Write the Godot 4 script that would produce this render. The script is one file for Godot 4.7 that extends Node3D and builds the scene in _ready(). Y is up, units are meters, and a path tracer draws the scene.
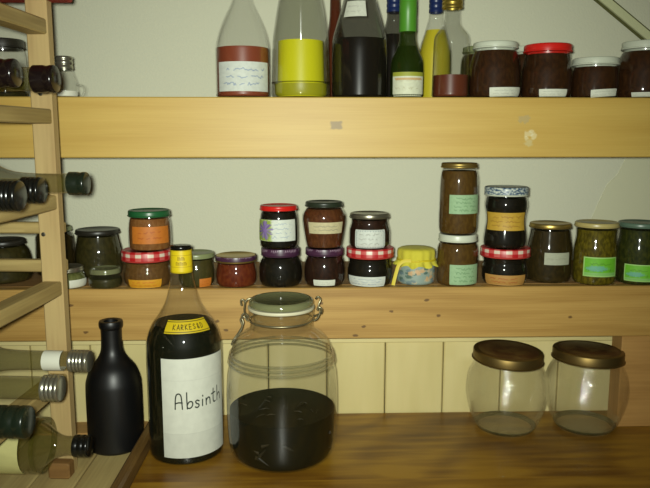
extends Node3D
# A cellar shelf with jam jars and bottles, lit by a small flash beside the lens.

var used := {}
var M := {}
var noise := FastNoiseLite.new()

# ---------------------------------------------------------------- naming and tagging
func numbered(called: String) -> String:
	if not used.has(called):
		used[called] = 0
		return called
	used[called] += 1
	return "%s_%03d" % [called, used[called]]

func thing(called: String, label: String, category: String, at := Vector3.ZERO, turn := 0.0, group := "") -> Node3D:
	var o := Node3D.new()
	o.name = numbered(called)
	add_child(o)
	o.position = at
	o.rotation.y = turn
	o.set_meta("label", label)
	o.set_meta("category", category)
	if group != "":
		o.set_meta("group", group)
	return o

func part(called: String, mesh: Mesh, material: Material, parent: Node, at := Vector3.ZERO, label := "") -> MeshInstance3D:
	var o := MeshInstance3D.new()
	o.name = called
	o.mesh = mesh
	o.material_override = material
	parent.add_child(o, true)
	o.position = at
	if label != "":
		o.set_meta("label", label)
	return o

func struct(called: String, label: String, mesh: Mesh, material: Material, at := Vector3.ZERO) -> MeshInstance3D:
	var o := part(numbered(called), mesh, material, self, at)
	o.set_meta("kind", "structure")
	o.set_meta("label", label)
	o.set_meta("category", called.split("_")[0])
	return o

# ---------------------------------------------------------------- meshes
func arrays_mesh(v: PackedVector3Array, n: PackedVector3Array, uv: PackedVector2Array, ix: PackedInt32Array) -> ArrayMesh:
	var a := []
	a.resize(Mesh.ARRAY_MAX)
	a[Mesh.ARRAY_VERTEX] = v
	a[Mesh.ARRAY_NORMAL] = n
	a[Mesh.ARRAY_TEX_UV] = uv
	a[Mesh.ARRAY_INDEX] = ix
	var m := ArrayMesh.new()
	m.add_surface_from_arrays(Mesh.PRIMITIVE_TRIANGLES, a)
	return m

# Turned shape: profile of (radius, height) from the bottom up; corners sharper than about 50 degrees stay sharp.
func lathe(p: PackedVector2Array, segs := 40, wobble := 0.0, lobes := 0) -> ArrayMesh:
	var v := PackedVector3Array(); var n := PackedVector3Array(); var uv := PackedVector2Array(); var ix := PackedInt32Array()
	var q := PackedVector2Array()
	for k in p.size():
		if q.is_empty() or q[q.size() - 1].distance_to(p[k]) > 0.00002:
			q.append(p[k])
	var sn := []
	for k in q.size() - 1:
		var d := (q[k + 1] - q[k]).normalized()
		sn.append(Vector2(d.y, -d.x))
	var along := 0.0
	for k in q.size() - 1:
		var n0: Vector2 = sn[k]
		var n1: Vector2 = sn[k]
		if k > 0 and n0.dot(sn[k - 1]) > 0.64:
			n0 = (n0 + sn[k - 1]).normalized()
		if k < q.size() - 2 and n1.dot(sn[k + 1]) > 0.64:
			n1 = (n1 + sn[k + 1]).normalized()
		var first := v.size()
		var l := q[k].distance_to(q[k + 1])
		for e in 2:
			var c: Vector2 = q[k + e]
			var m: Vector2 = n1 if e else n0
			for j in segs + 1:
				var t := TAU * j / segs
				var r := c.x * (1.0 + wobble * sin(lobes * t))
				v.append(Vector3(sin(t) * r, c.y, cos(t) * r))
				n.append(Vector3(sin(t) * m.x, m.y, cos(t) * m.x))
				uv.append(Vector2(float(j) / segs, (along + l * e) / 0.1))
		along += l
		for j in segs:
			var a := first + j; var b := first + segs + 1 + j
			ix.append_array([a, b, b + 1, a, b + 1, a + 1])
	return arrays_mesh(v, n, uv, ix)

func spline(pts: Array, sub := 6) -> PackedVector2Array:
	var out := PackedVector2Array()
	for k in pts.size() - 1:
		var a: Vector2 = pts[maxi(k - 1, 0)]; var b: Vector2 = pts[k]; var c: Vector2 = pts[k + 1]; var d: Vector2 = pts[mini(k + 2, pts.size() - 1)]
		for s in sub:
			out.append(b.cubic_interpolate(c, a, d, float(s) / sub))
	out.append(pts[pts.size() - 1])
	return out

func radius_at(p: PackedVector2Array, y: float) -> float:
	for k in p.size() - 1:
		if (p[k].y <= y and p[k + 1].y >= y) and p[k + 1].y > p[k].y:
			return lerpf(p[k].x, p[k + 1].x, (y - p[k].y) / (p[k + 1].y - p[k].y))
	return p[p.size() - 1].x

# A sheet of paper wrapped round a turned shape, from angle a0 to a1 (0 faces +z) and from height y0 to y1.
func wrapped(p: PackedVector2Array, a0: float, a1: float, y0: float, y1: float, off := 0.0005, lean := 0.0) -> ArrayMesh:
	var v := PackedVector3Array(); var n := PackedVector3Array(); var uv := PackedVector2Array(); var ix := PackedInt32Array()
	var nu := 16; var nv := 8
	for j in nv + 1:
		for i in nu + 1:
			var fa := float(i) / nu; var fb := float(j) / nv
			var a := lerpf(a0, a1, fa)
			var y := lerpf(y0, y1, fb) + lean * (fa - 0.5)
			var r := radius_at(p, y) + off
			var dr := (radius_at(p, y + 0.0008) - radius_at(p, y - 0.0008)) / 0.0016
			v.append(Vector3(sin(a) * r, y, cos(a) * r))
			n.append(Vector3(sin(a), -dr, cos(a)).normalized())
			uv.append(Vector2(fa, 1.0 - fb))
	for j in nv:
		for i in nu:
			var a := j * (nu + 1) + i; var b := a + nu + 1
			ix.append_array([a, b, b + 1, a, b + 1, a + 1])
	return arrays_mesh(v, n, uv, ix)

# Box with chamfered edges; u runs along its longest side, in metres, so that wood grain follows the board.
func board(s: Vector3, chamfer := 0.0015, shift := 0.0, shear := 0.0) -> ArrayMesh:
	var st := SurfaceTool.new()
	st.begin(Mesh.PRIMITIVE_TRIANGLES)
	st.set_smooth_group(-1)
	var h := s * 0.5
	var c := minf(chamfer, minf(h.x, minf(h.y, h.z)) * 0.9)
	var longest := 0 if s.x >= s.y and s.x >= s.z else (1 if s.y >= s.z else 2)
	var pt := func(sx: int, sy: int, sz: int, axis: int) -> Vector3:
		var q := Vector3(sx * (h.x - c), sy * (h.y - c), sz * (h.z - c))
		q[axis] = [sx, sy, sz][axis] * h[axis]
		return q
	var tri := func(a: Vector3, b: Vector3, d: Vector3) -> void:
		var nn := (b - a).cross(d - a)
		if nn.dot(a + b + d) > 0.0:
			var t := b; b = d; d = t
		var dom := nn.abs().max_axis_index()
		for q: Vector3 in [a, b, d]:
			var u := q[longest]
			var w: float = q[(longest + 1) % 3] + q[(longest + 2) % 3] * 0.9
			if dom == longest:
				u = q[(longest + 1) % 3] * 0.3
				w = q[(longest + 2) % 3]
			st.set_uv(Vector2(u / 1.25 + 0.5 + shift * 0.37, w / 0.2 + 0.5 + shift))
			st.add_vertex(Vector3(q.x + shear * q.z, q.y, q.z))
	for axis in 3:
		var o1 := (axis + 1) % 3; var o2 := (axis + 2) % 3
		for sg in [-1, 1]:
			var cs := []
			for k in [[-1, -1], [1, -1], [1, 1], [-1, 1]]:
				var sgn := [0, 0, 0]
				sgn[axis] = sg; sgn[o1] = k[0]; sgn[o2] = k[1]
				cs.append(pt.call(sgn[0], sgn[1], sgn[2], axis))
			tri.call(cs[0], cs[1], cs[2]); tri.call(cs[0], cs[2], cs[3])
		for k in [[-1, -1], [1, -1], [1, 1], [-1, 1]]:
			var e := []
			for sg in [-1, 1]:
				var sgn := [0, 0, 0]
				sgn[axis] = sg; sgn[o1] = k[0]; sgn[o2] = k[1]
				e.append(pt.call(sgn[0], sgn[1], sgn[2], o1)); e.append(pt.call(sgn[0], sgn[1], sgn[2], o2))
			tri.call(e[0], e[1], e[3]); tri.call(e[0], e[3], e[2])
	for sx in [-1, 1]:
		for sy in [-1, 1]:
			for sz in [-1, 1]:
				tri.call(pt.call(sx, sy, sz, 0), pt.call(sx, sy, sz, 1), pt.call(sx, sy, sz, 2))
	st.generate_normals()
	return st.commit()

# Prism: a flat outline in x-y pushed out along z.
func prism(outline: PackedVector2Array, z0: float, z1: float) -> ArrayMesh:
	var st := SurfaceTool.new()
	st.begin(Mesh.PRIMITIVE_TRIANGLES)
	st.set_smooth_group(-1)
	var ids := Geometry2D.triangulate_polygon(outline)
	var mid := Vector2.ZERO
	for q in outline: mid += q / outline.size()
	var c := Vector3(mid.x, mid.y, (z0 + z1) / 2)
	var tri := func(a: Vector3, b: Vector3, d: Vector3) -> void:
		if (b - a).cross(d - a).dot(a + b + d - 3 * c) > 0.0:
			var t := b; b = d; d = t
		for q: Vector3 in [a, b, d]:
			st.set_uv(Vector2(q.x + q.z * 0.5, q.y))
			st.add_vertex(q)
	for k in range(0, ids.size(), 3):
		for z in [z0, z1]:
			var w := []
			for e in 3: w.append(Vector3(outline[ids[k + e]].x, outline[ids[k + e]].y, z))
			tri.call(w[0], w[1], w[2])
	for k in outline.size():
		var a := outline[k]; var b := outline[(k + 1) % outline.size()]
		tri.call(Vector3(a.x, a.y, z0), Vector3(b.x, b.y, z0), Vector3(b.x, b.y, z1))
		tri.call(Vector3(a.x, a.y, z0), Vector3(b.x, b.y, z1), Vector3(a.x, a.y, z1))
	st.generate_normals()
	return st.commit()

func tube(pts: Array, r0: float, r1 := -1.0, sides := 7) -> ArrayMesh:
	if r1 < 0: r1 = r0
	var v := PackedVector3Array(); var n := PackedVector3Array(); var uv := PackedVector2Array(); var ix := PackedInt32Array()
	var count := pts.size()
	var side := Vector3.ZERO
	for k in count:
		var d: Vector3 = (pts[mini(k + 1, count - 1)] - pts[maxi(k - 1, 0)]).normalized()
		if k == 0:
			side = d.cross(Vector3.UP if absf(d.y) < 0.9 else Vector3.RIGHT).normalized()
		side = (side - d * side.dot(d)).normalized()
		var other := d.cross(side)
		var r := lerpf(r0, r1, float(k) / (count - 1))
		for j in sides + 1:
			var t := TAU * j / sides
			var o := side * cos(t) + other * sin(t)
			v.append(pts[k] + o * r); n.append(o); uv.append(Vector2(float(j) / sides, k))
	for k in count - 1:
		for j in sides:
			var a := k * (sides + 1) + j; var b := a + sides + 1
			ix.append_array([a, b, b + 1, a, b + 1, a + 1])
	for e in 2:
		var c := v.size()
		var d2: Vector3 = (pts[0] - pts[1]).normalized() if e == 0 else (pts[count - 1] - pts[count - 2]).normalized()
		v.append(pts[0] if e == 0 else pts[count - 1]); n.append(d2); uv.append(Vector2.ZERO)
		var base := 0 if e == 0 else (count - 1) * (sides + 1)
		for j in sides + 1:
			v.append(v[base + j]); n.append(d2); uv.append(Vector2.ZERO)
		for j in sides:
			ix.append_array([c, c + 1 + j, c + 2 + j])
	return arrays_mesh(v, n, uv, ix)

func smooth3(pts: Array, sub := 5) -> Array:
	var out := []
	for k in pts.size() - 1:
		var a: Vector3 = pts[maxi(k - 1, 0)]; var b: Vector3 = pts[k]; var c: Vector3 = pts[k + 1]; var d: Vector3 = pts[mini(k + 2, pts.size() - 1)]
		for s in sub: out.append(b.cubic_interpolate(c, a, d, float(s) / sub))
	out.append(pts[pts.size() - 1])
	return out

# ---------------------------------------------------------------- textures
func tex(im: Image) -> ImageTexture:
	return ImageTexture.create_from_image(im)

func wood_image(w: int, h: int, pale: Color, dark: Color, sd: int, rings := 7.0, contrast := 0.5) -> Image:
	var im := Image.create(w, h, false, Image.FORMAT_RGB8)
	noise.seed = sd
	noise.frequency = 1.0
	noise.fractal_octaves = 3
	for y in h:
		for x in w:
			var fx := float(x) / w; var fy := float(y) / h
			var bend := noise.get_noise_2d(fx * 2.2, fy * 1.1)
			var ring := 0.5 + 0.5 * sin((fy + bend * 0.28) * TAU * rings)
			var fine := noise.get_noise_2d(fx * 9.0 + 31.0, fy * 60.0)
			var broad := noise.get_noise_2d(fx * 3.0 - 17.0, fy * 3.0 + 5.0)
			var t := clampf(contrast * (0.45 * ring * ring + 0.55 * fine + 0.6 * broad) + 0.16, 0.0, 1.0)
			im.set_pixel(x, y, pale.lerp(dark, t))
	return im

func blot(im: Image, cx: float, cy: float, rx: float, ry: float, c: Color, strength := 1.0, squared := false) -> void:
	for y in range(maxi(0, int(cy - ry * 1.3)), mini(im.get_height(), int(cy + ry * 1.3) + 1)):
		for x in range(maxi(0, int(cx - rx * 1.3)), mini(im.get_width(), int(cx + rx * 1.3) + 1)):
			var dx := (x - cx) / rx; var dy := (y - cy) / ry
			var d := maxf(absf(dx), absf(dy)) if squared else sqrt(dx * dx + dy * dy)
			d += (0.2 if squared else 0.5) * noise.get_noise_2d(x * 0.14, y * 0.14)
			var k := clampf((1.0 - d) * 4.0, 0.0, 1.0) * strength
			if k > 0.0: im.set_pixel(x, y, im.get_pixel(x, y).lerp(c, k))

# A pen stroke through the points, in pixels.
func stroke(im: Image, pts: Array, r: float, c: Color, strength := 1.0) -> void:
	for k in pts.size() - 1:
		var a: Vector2 = pts[k]; var b: Vector2 = pts[k + 1]
		var lo := a.min(b) - Vector2(r + 1, r + 1); var hi := a.max(b) + Vector2(r + 1, r + 1)
		for y in range(maxi(0, int(lo.y)), mini(im.get_height(), int(hi.y) + 1)):
			for x in range(maxi(0, int(lo.x)), mini(im.get_width(), int(hi.x) + 1)):
				var p := Vector2(x, y)
				var d := p.distance_to(Geometry2D.get_closest_point_to_segment(p, a, b))
				var kk := clampf(r - d + 0.5, 0.0, 1.0) * strength
				if kk > 0.0: im.set_pixel(x, y, im.get_pixel(x, y).lerp(c, kk))

# A small paper label with faint lines of handwriting.
func label_image(bg: Color, ink: Color, lines: int, sd: int, strength := 0.5, w := 128, h := 80) -> Image:
	var im := Image.create(w, h, false, Image.FORMAT_RGB8)
	var rng := RandomNumberGenerator.new()
	rng.seed = sd
	noise.seed = sd; noise.frequency = 1.0
	for y in h:
		for x in w:
			var t := 1.0 + 0.05 * noise.get_noise_2d(x * 0.06, y * 0.06)
			im.set_pixel(x, y, Color(bg.r * t, bg.g * t, bg.b * t))
	for l in lines:
		var y0 := h * (l + 1.0) / (lines + 1.0)
		var x := w * rng.randf_range(0.08, 0.2)
		var pts := []
		while x < w * rng.randf_range(0.75, 0.95):
			pts.append(Vector2(x, y0 + rng.randf_range(-h * 0.055, h * 0.055)))
			x += rng.randf_range(2.0, 5.0)
			if rng.randf() < 0.12 and pts.size() > 2:
				stroke(im, pts, 1.2, ink, strength)
				pts = []
				x += 6.0
		if pts.size() > 1: stroke(im, pts, 1.2, ink, strength)
	return im

func speckle_image(a: Color, b: Color, sd: int, scale := 1.0, bias := 0.0) -> Image:
	var im := Image.create(128, 128, false, Image.FORMAT_RGB8)
	noise.seed = sd; noise.frequency = 1.0; noise.fractal_octaves = 4
	for y in 128:
		for x in 128:
			var t := clampf(0.5 + bias + 1.1 * noise.get_noise_2d(x * 0.05 * scale, y * 0.05 * scale), 0.0, 1.0)
			im.set_pixel(x, y, a.lerp(b, t))
	return im

func check_image(a: Color, mid: Color, b: Color, n := 26) -> Image:
	var im := Image.create(n * 10, 60, false, Image.FORMAT_RGB8)
	for y in 60:
		for x in n * 10:
			var k := (int(x / 10.0) % 2) + (int(y / 10.0) % 2)
			im.set_pixel(x, y, [a, mid, b][k])
	return im

# ---------------------------------------------------------------- materials
func matte(c: Color, rough := 0.6, spec := 0.5) -> StandardMaterial3D:
	var m := StandardMaterial3D.new()
	m.albedo_color = c
	m.roughness = rough
	m.metallic_specular = spec
	return m

func printed(im: Image, rough := 0.6, scale := Vector3.ONE) -> StandardMaterial3D:
	var m := matte(Color.WHITE, rough)
	m.albedo_texture = tex(im)
	m.uv1_scale = scale
	return m

func metal(c: Color, rough := 0.35) -> StandardMaterial3D:
	var m := matte(c, rough)
	m.metallic = 0.85
	return m

func pane(c: Color, alpha: float, rough := 0.06) -> StandardMaterial3D:
	var m := matte(c, rough)
	m.albedo_color.a = alpha
	m.transparency = BaseMaterial3D.TRANSPARENCY_ALPHA
	return m

func bumped(m: StandardMaterial3D, sd: int, scale: float, depth_cm: float) -> StandardMaterial3D:
	var im := Image.create(256, 256, false, Image.FORMAT_RGB8)
	noise.seed = sd; noise.frequency = 1.0; noise.fractal_octaves = 3
	for y in 256:
		for x in 256:
			var t := 0.5 + 0.5 * noise.get_noise_2d(x * 0.06, y * 0.06)
			im.set_pixel(x, y, Color(t, t, t))
	m.heightmap_enabled = true
	m.heightmap_texture = tex(im)
	m.heightmap_scale = depth_cm
	m.uv1_triplanar = true
	m.uv1_scale = Vector3.ONE * scale
	return m

# ---------------------------------------------------------------- builders
const BASE_ROUND := 0.0022

func jar_body(kind: String, rb: float, rn: float, yn: float, yt: float) -> PackedVector2Array:
	var c := []
	match kind:
		"straight": c = [[0.945, 0.03], [0.99, 0.11], [1.0, 0.40], [0.985, 0.72], [0.955, 0.88]]
		"squat": c = [[0.89, 0.03], [0.965, 0.16], [1.0, 0.40], [0.985, 0.62], [0.93, 0.82]]
		"taper": c = [[0.80, 0.02], [0.85, 0.12], [0.95, 0.45], [1.0, 0.68], [0.97, 0.84]]
		"waist": c = [[0.96, 0.03], [1.0, 0.12], [0.96, 0.30], [0.90, 0.50], [0.93, 0.68], [0.99, 0.84]]
		"shoulder": c = [[0.94, 0.03], [1.0, 0.14], [1.0, 0.40], [0.985, 0.62], [0.90, 0.84]]
	var pts := [Vector2(rb * c[0][0] - BASE_ROUND, 0.0004)]
	for k in c:
		pts.append(Vector2(rb * k[0], yn * k[1]))
	pts.append(Vector2(rn, yn))
	var p := PackedVector2Array([Vector2(0, 0.0006)])
	p.append_array(spline(pts, 5))
	p.append(Vector2(rn, yt))
	return p

func inset(p: PackedVector2Array, by: float, top: float, narrow := 1.0) -> PackedVector2Array:
	var q := PackedVector2Array([Vector2(0, by)])
	var last := 0.0
	for k in range(1, p.size()):
		if p[k].y + by * 0.4 > top: break
		last = maxf(p[k].x * narrow - by, 0.001)
		q.append(Vector2(last, maxf(p[k].y, by)))
	last = maxf(radius_at(p, top) * narrow - by, 0.001)
	q.append(Vector2(last, top))
	q.append(Vector2(0, top))
	return q

func lid_profile(r: float, h: float) -> PackedVector2Array:
	return PackedVector2Array([Vector2(r * 0.9, 0.0), Vector2(r * 1.0, 0.0), Vector2(r * 1.02, 0.0006), Vector2(r * 1.02, 0.0014), Vector2(r * 0.99, 0.0020), Vector2(r * 0.99, h - 0.0018), Vector2(r * 0.975, h - 0.0006), Vector2(r * 0.945, h), Vector2(r * 0.88, h), Vector2(r * 0.85, h - 0.0006), Vector2(0, h - 0.0006)])

func make_jar(d: Dictionary) -> Node3D:
	var v: Array = d.v
	var t := thing(d.n, d.l, "jar", Vector3(v[0], v[1], v[2]), 0.0, d.g)
	var rb: float = v[3]; var rl: float = v[4]; var hh: float = v[5]; var lh: float = v[6]
	var yn := hh - lh - 0.0012
	var p := jar_body(d.k, rb, minf(rl * 0.93, rb * 0.97), yn, hh - 0.0014)
	part("glass", lathe(p, 40), M[d.get("glass", "glass")], t)
	if d.has("c"):
		part("contents", lathe(inset(p, 0.0013, yn * float(d.get("fill", 0.97))), 40), M[d.c], t)
	var lid := part("lid", lathe(lid_profile(rl, lh), 44), M[d.lid], t, Vector3(0, hh - lh, 0), d.get("ll", ""))
	if d.has("rim"):
		var side := PackedVector2Array([Vector2(rl * 0.995 + 0.0004, 0.0021), Vector2(rl * 0.995 + 0.0004, lh - 0.0017), Vector2(rl * 0.975 + 0.0006, lh - 0.0004)])
		if d.get("rimtop", false):
			side.append_array([Vector2(rl * 0.945, lh + 0.0003), Vector2(rl * 0.90, lh + 0.0003)])
		part("rim_band", lathe(side, 44), M[d.rim], lid, Vector3.ZERO, d.get("rl", ""))
	if d.has("t") and d.w != null:
		var w: Array = d.w
		part("label", wrapped(p, w[0], w[1], w[2], w[3], 0.0005, float(d.get("lean", 0.0))), M[d.t], t, Vector3.ZERO, d.get("tl", ""))
	return t

func make_bottle(called: String, label: String, at: Vector3, p: PackedVector2Array, glass: String, liquid: String, level: float, group: String, narrow := 1.0) -> Node3D:
	var t := thing(called, label, "bottle", at, 0.0, group)
	part("glass", lathe(p, 44), M[glass], t)
	if liquid != "":
		part("liquid", lathe(inset(p, 0.0014, level, narrow), 44), M[liquid], t)
	return t

func vs(a: Array) -> Array:
	var o := []
	for k in a: o.append(Vector2(k[0], k[1]))
	return o

func body(a: Array, sub := 5) -> PackedVector2Array:
	var p := PackedVector2Array([Vector2(0, 0.0006)])
	p.append_array(spline(vs(a), sub))
	return p

func ribbed_cap(r: float, length: float, ribs: int) -> PackedVector2Array:
	var p := PackedVector2Array([Vector2(r * 0.86, 0), Vector2(r, 0.0003)])
	var y := 0.001
	var step := (length * 0.72) / ribs
	for k in ribs:
		p.append(Vector2(r, y)); p.append(Vector2(r, y + step * 0.55)); p.append(Vector2(r * 0.95, y + step * 0.7)); p.append(Vector2(r * 0.95, y + step * 0.85))
		y += step
	p.append_array([Vector2(r, y), Vector2(r, length - 0.0016), Vector2(r * 0.96, length - 0.0004), Vector2(r * 0.9, length), Vector2(0, length)])
	return p

# A bottle lying in the rack, its cap towards +x; END is the middle of the cap's face.
func lying_bottle(label: String, end: Vector3, rc: float, cap_len: float, neck: float, glass: String, cap: String, ribs: int, body_r := 0.035, tag := [], paper := [], sh := 1.0) -> Node3D:
	var t := thing("wine_bottle", label, "bottle", end, RACK_TURN, "bottles lying in the wine rack")
	var total := 0.285
	var rn := rc * 0.86
	var p := body([[body_r * 0.9, 0.0004], [body_r, 0.004], [body_r, 0.05], [body_r, total - neck - 0.075 * sh], [body_r * 0.93, total - neck - 0.055 * sh], [rn * 1.55, total - neck - 0.022 * sh], [rn * 1.08, total - neck], [rn, total - neck * 0.5], [rn, total - cap_len * 0.3]], 5)
	var lay := Basis(Vector3(0, 0, 1), -PI / 2)
	var g := part("glass", lathe(p, 36), M[glass], t)
	g.transform = Transform3D(lay, Vector3(-total, 0, 0))
	var c := part("cap", lathe(ribbed_cap(rc, cap_len, ribs), 36), M[cap], t)
	c.transform = Transform3D(lay, Vector3(-cap_len, 0, 0))
	if tag.size():
		var w := part("neck_label", wrapped(p, -1.9, 2.2, total - tag[1], total - tag[0]), M.label_white, t)
		w.transform = Transform3D(lay, Vector3(-total, 0, 0))
	if paper.size():
		var b := part("body_label", wrapped(p, -2.4, 1.2, total - paper[1], total - paper[0]), M.label_pale, t)
		b.transform = Transform3D(lay, Vector3(-total, 0, 0))
	return t

const RACK_TURN := -0.0784

func _ready() -> void:
	# ------------------------------------------------ camera, light, exposure
	var cam := Camera3D.new()
	cam.name = "camera"
	cam.fov = 38.44
	cam.near = 0.02
	cam.position = Vector3(0, 1.23, 0)
	cam.rotation_degrees = Vector3(-8.85, -1.74, 0)
	add_child(cam)
	cam.current = true

	var we := WorldEnvironment.new()
	we.name = "environment"
	var env := Environment.new()
	env.background_mode = Environment.BG_COLOR
	env.background_color = Color(0.0, 0.0, 0.0)
	env.tonemap_mode = Environment.TONE_MAPPER_LINEAR
	env.tonemap_exposure = 1.0
	env.sdfgi_enabled = true
	env.ssao_enabled = true
	env.ssil_enabled = true
	we.environment = env
	add_child(we)

	var flash := SpotLight3D.new()          # the small flash of the camera, a thumb's width from its lens, with its soft-edged beam
	flash.name = "camera_flash"
	flash.position = Vector3(-0.012, 1.238, 0.004)
	flash.rotation_degrees = Vector3(-7.5, -1.0, 0)
	flash.spot_angle = 44.0
	flash.spot_angle_attenuation = 1.0
	flash.spot_range = 6.0
	flash.spot_attenuation = 2.0
	flash.light_size = 0.01
	flash.light_color = Color(0.978, 1.0, 0.945)
	flash.light_energy = FLASH
	flash.shadow_enabled = true
	add_child(flash)

	make_materials()
	build_room()
	build_shelves()
	build_rack()
	build_table_things()
	build_top_shelf()
	build_middle_shelf()

const FLASH := 0.84

func make_materials() -> void:
	M.wall = bumped(matte(Color(0.87, 0.87, 0.77), 0.8, 0.3), 11, 14.0, 0.03)
	M.slope = bumped(matte(Color(0.85, 0.86, 0.68), 0.8, 0.3), 12, 14.0, 0.03)
	M.patch = matte(Color(0.868, 0.866, 0.735), 0.8, 0.3)
	M.room = matte(Color(0.62, 0.60, 0.52), 0.9, 0.2)
	M.floor = printed(wood_image(512, 128, Color(0.42, 0.32, 0.2), Color(0.25, 0.18, 0.1), 5), 0.7)
	# shelf fascias, one picture of grain for each board, with its own stains and knots
	var im := wood_image(1280, 96, Color(0.80, 0.67, 0.34), Color(0.71, 0.56, 0.24), 21, 2.0, 0.4)
	blot(im, 1280 * (0.0395 + 0.65) / 1.25, 44, 8, 7, Color(0.52, 0.44, 0.30), 0.75, true)
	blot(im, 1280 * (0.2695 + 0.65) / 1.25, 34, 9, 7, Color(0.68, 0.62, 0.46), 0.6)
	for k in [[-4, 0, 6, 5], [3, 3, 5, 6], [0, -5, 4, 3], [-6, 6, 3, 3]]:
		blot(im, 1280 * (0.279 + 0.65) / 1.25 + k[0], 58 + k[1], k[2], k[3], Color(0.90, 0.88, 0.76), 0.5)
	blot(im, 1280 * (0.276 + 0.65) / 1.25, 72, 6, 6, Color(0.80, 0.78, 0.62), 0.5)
	M.fascia_top = printed(im, 0.48)
	M.fascia_top.metallic_specular = 0.5
	im = wood_image(1280, 96, Color(0.74, 0.59, 0.32), Color(0.58, 0.43, 0.19), 22, 2.5, 0.6)
	for k in [[-0.2923, 0.30], [-0.2756, 0.82], [0.1099, 0.46], [0.0644, 0.92], [-0.03, 0.35], [0.075, 0.75], [0.02, 0.3], [-0.10, 0.8], [-0.11, 0.62], [0.17, 0.55], [0.155, 0.25], [0.34, 0.6]]:
		blot(im, 1280 * (k[0] + 0.65) / 1.25, 96 * k[1], 3.4, 2.6, Color(0.32, 0.22, 0.10), 0.7)
	M.fascia_mid = printed(im, 0.5)
	M.shelf = printed(wood_image(512, 128, Color(0.62, 0.47, 0.26), Color(0.45, 0.32, 0.16), 23), 0.65)
	M.post = printed(wood_image(512, 128, Color(0.72, 0.55, 0.31), Color(0.56, 0.40, 0.2), 24, 4.0, 0.5), 0.55)
	M.rack = printed(wood_image(512, 128, Color(0.74, 0.64, 0.43), Color(0.60, 0.49, 0.31), 25, 6.0, 0.55), 0.6)
	M.rail = printed(wood_image(512, 128, Color(0.72, 0.63, 0.40), Color(0.54, 0.45, 0.26), 26, 5.0, 0.7), 0.6)
	M.foot = printed(wood_image(128, 128, Color(0.54, 0.40, 0.21), Color(0.42, 0.29, 0.14), 31, 4.0, 0.6), 0.6)
	M.deck = printed(wood_image(512, 128, Color(0.78, 0.70, 0.46), Color(0.62, 0.52, 0.32), 27, 4.0, 0.6), 0.65)
	var ti := wood_image(1024, 512, Color(0.62, 0.46, 0.13), Color(0.36, 0.22, 0.05), 28, 9.0, 0.8)
	M.table = printed(ti, 0.38, Vector3(1.0, 0.24, 1.0))
	M.strip = printed(wood_image(512, 128, Color(0.52, 0.40, 0.21), Color(0.33, 0.23, 0.10), 29, 4.0, 0.7), 0.45)
	M.panel = printed(speckle_image(Color(0.87, 0.81, 0.58), Color(0.82, 0.76, 0.52), 30, 0.5), 0.55)
	M.backing = matte(Color(0.25, 0.2, 0.12), 0.8)
	M.seal_or_shade = matte(Color(0.36, 0.36, 0.17), 0.8)  # olive tone of the shadow lines painted beside the slanting batten
	M.screw = metal(Color(0.35, 0.33, 0.28), 0.5)
	M.red_box = matte(Color(0.62, 0.16, 0.09), 0.6)
	# glass
	M.glass = pane(Color(0.26, 0.27, 0.14), 0.025, 0.07)
	M.clear = pane(Color(0.36, 0.40, 0.28), 0.05, 0.03)
	M.jar_green = pane(Color(0.27, 0.29, 0.17), 0.07, 0.03)
	M.embossed = bumped(pane(Color(0.20, 0.25, 0.14), 0.02, 0.03), 41, 13.0, 0.07)
	M.heel = pane(Color(0.16, 0.20, 0.10), 0.45, 0.05)
	M.bottle_clear = pane(Color(0.30, 0.32, 0.18), 0.13, 0.03)
	M.ridge = pane(Color(0.50, 0.50, 0.36), 0.22, 0.05)
	M.dark_glass = pane(Color(0.10, 0.12, 0.07), 0.45)
	M.green_glass = pane(Color(0.16, 0.22, 0.06), 0.6)
	M.olive_glass = pane(Color(0.34, 0.32, 0.10), 0.26)
	M.grey_olive = pane(Color(0.34, 0.36, 0.16), 0.22)
	M.smoke = pane(Color(0.15, 0.13, 0.10), 0.42)
	M.brown_glass = pane(Color(0.35, 0.17, 0.10), 0.7)
	M.lid_glass = pane(Color(0.50, 0.51, 0.36), 0.75, 0.08)
	# liquids and preserves
	var deep := 0.82
	var fill := {
		"berry": [[0.21, 0.11, 0.045], [0.30, 0.17, 0.07]], "orange": [[0.58, 0.36, 0.17], [0.66, 0.45, 0.24]], "redbrown": [[0.42, 0.15, 0.07], [0.52, 0.23, 0.10]],
		"black": [[0.075, 0.062, 0.035], [0.12, 0.095, 0.055]], "plum": [[0.16, 0.08, 0.05], [0.24, 0.13, 0.08]], "brown": [[0.36, 0.19, 0.09], [0.47, 0.27, 0.14]],
		"honey": [[0.44, 0.32, 0.12], [0.36, 0.25, 0.09]], "toffee": [[0.44, 0.30, 0.14], [0.51, 0.36, 0.18]], "olive": [[0.21, 0.19, 0.07], [0.29, 0.26, 0.11]], "green": [[0.33, 0.29, 0.04], [0.52, 0.46, 0.10]],
		"darkgreen": [[0.17, 0.20, 0.06], [0.30, 0.31, 0.09]], "darkbrown": [[0.19, 0.15, 0.05], [0.27, 0.21, 0.08]], "pickle": [[0.42, 0.44, 0.22], [0.55, 0.56, 0.33]], "moss": [[0.28, 0.26, 0.12], [0.34, 0.30, 0.12]]}
	var sd := 60
	for k in fill:
		var a: Array = fill[k][0]; var b: Array = fill[k][1]
		M[k] = printed(speckle_image(Color(a[0], a[1], a[2]) * deep, Color(b[0], b[1], b[2]) * deep, sd, 1.6), 0.6, Vector3(3, 1, 1))
		M[k].metallic_specular = 0.25
		sd += 1
	M.rose = matte(Color(0.52, 0.24, 0.15), 0.4)
	M.yellow = matte(Color(0.95, 0.93, 0.10), 0.4)
	M.yellow_deep = matte(Color(0.72, 0.70, 0.10), 0.4)
	M.wine = matte(Color(0.07, 0.065, 0.06), 0.3)
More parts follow.
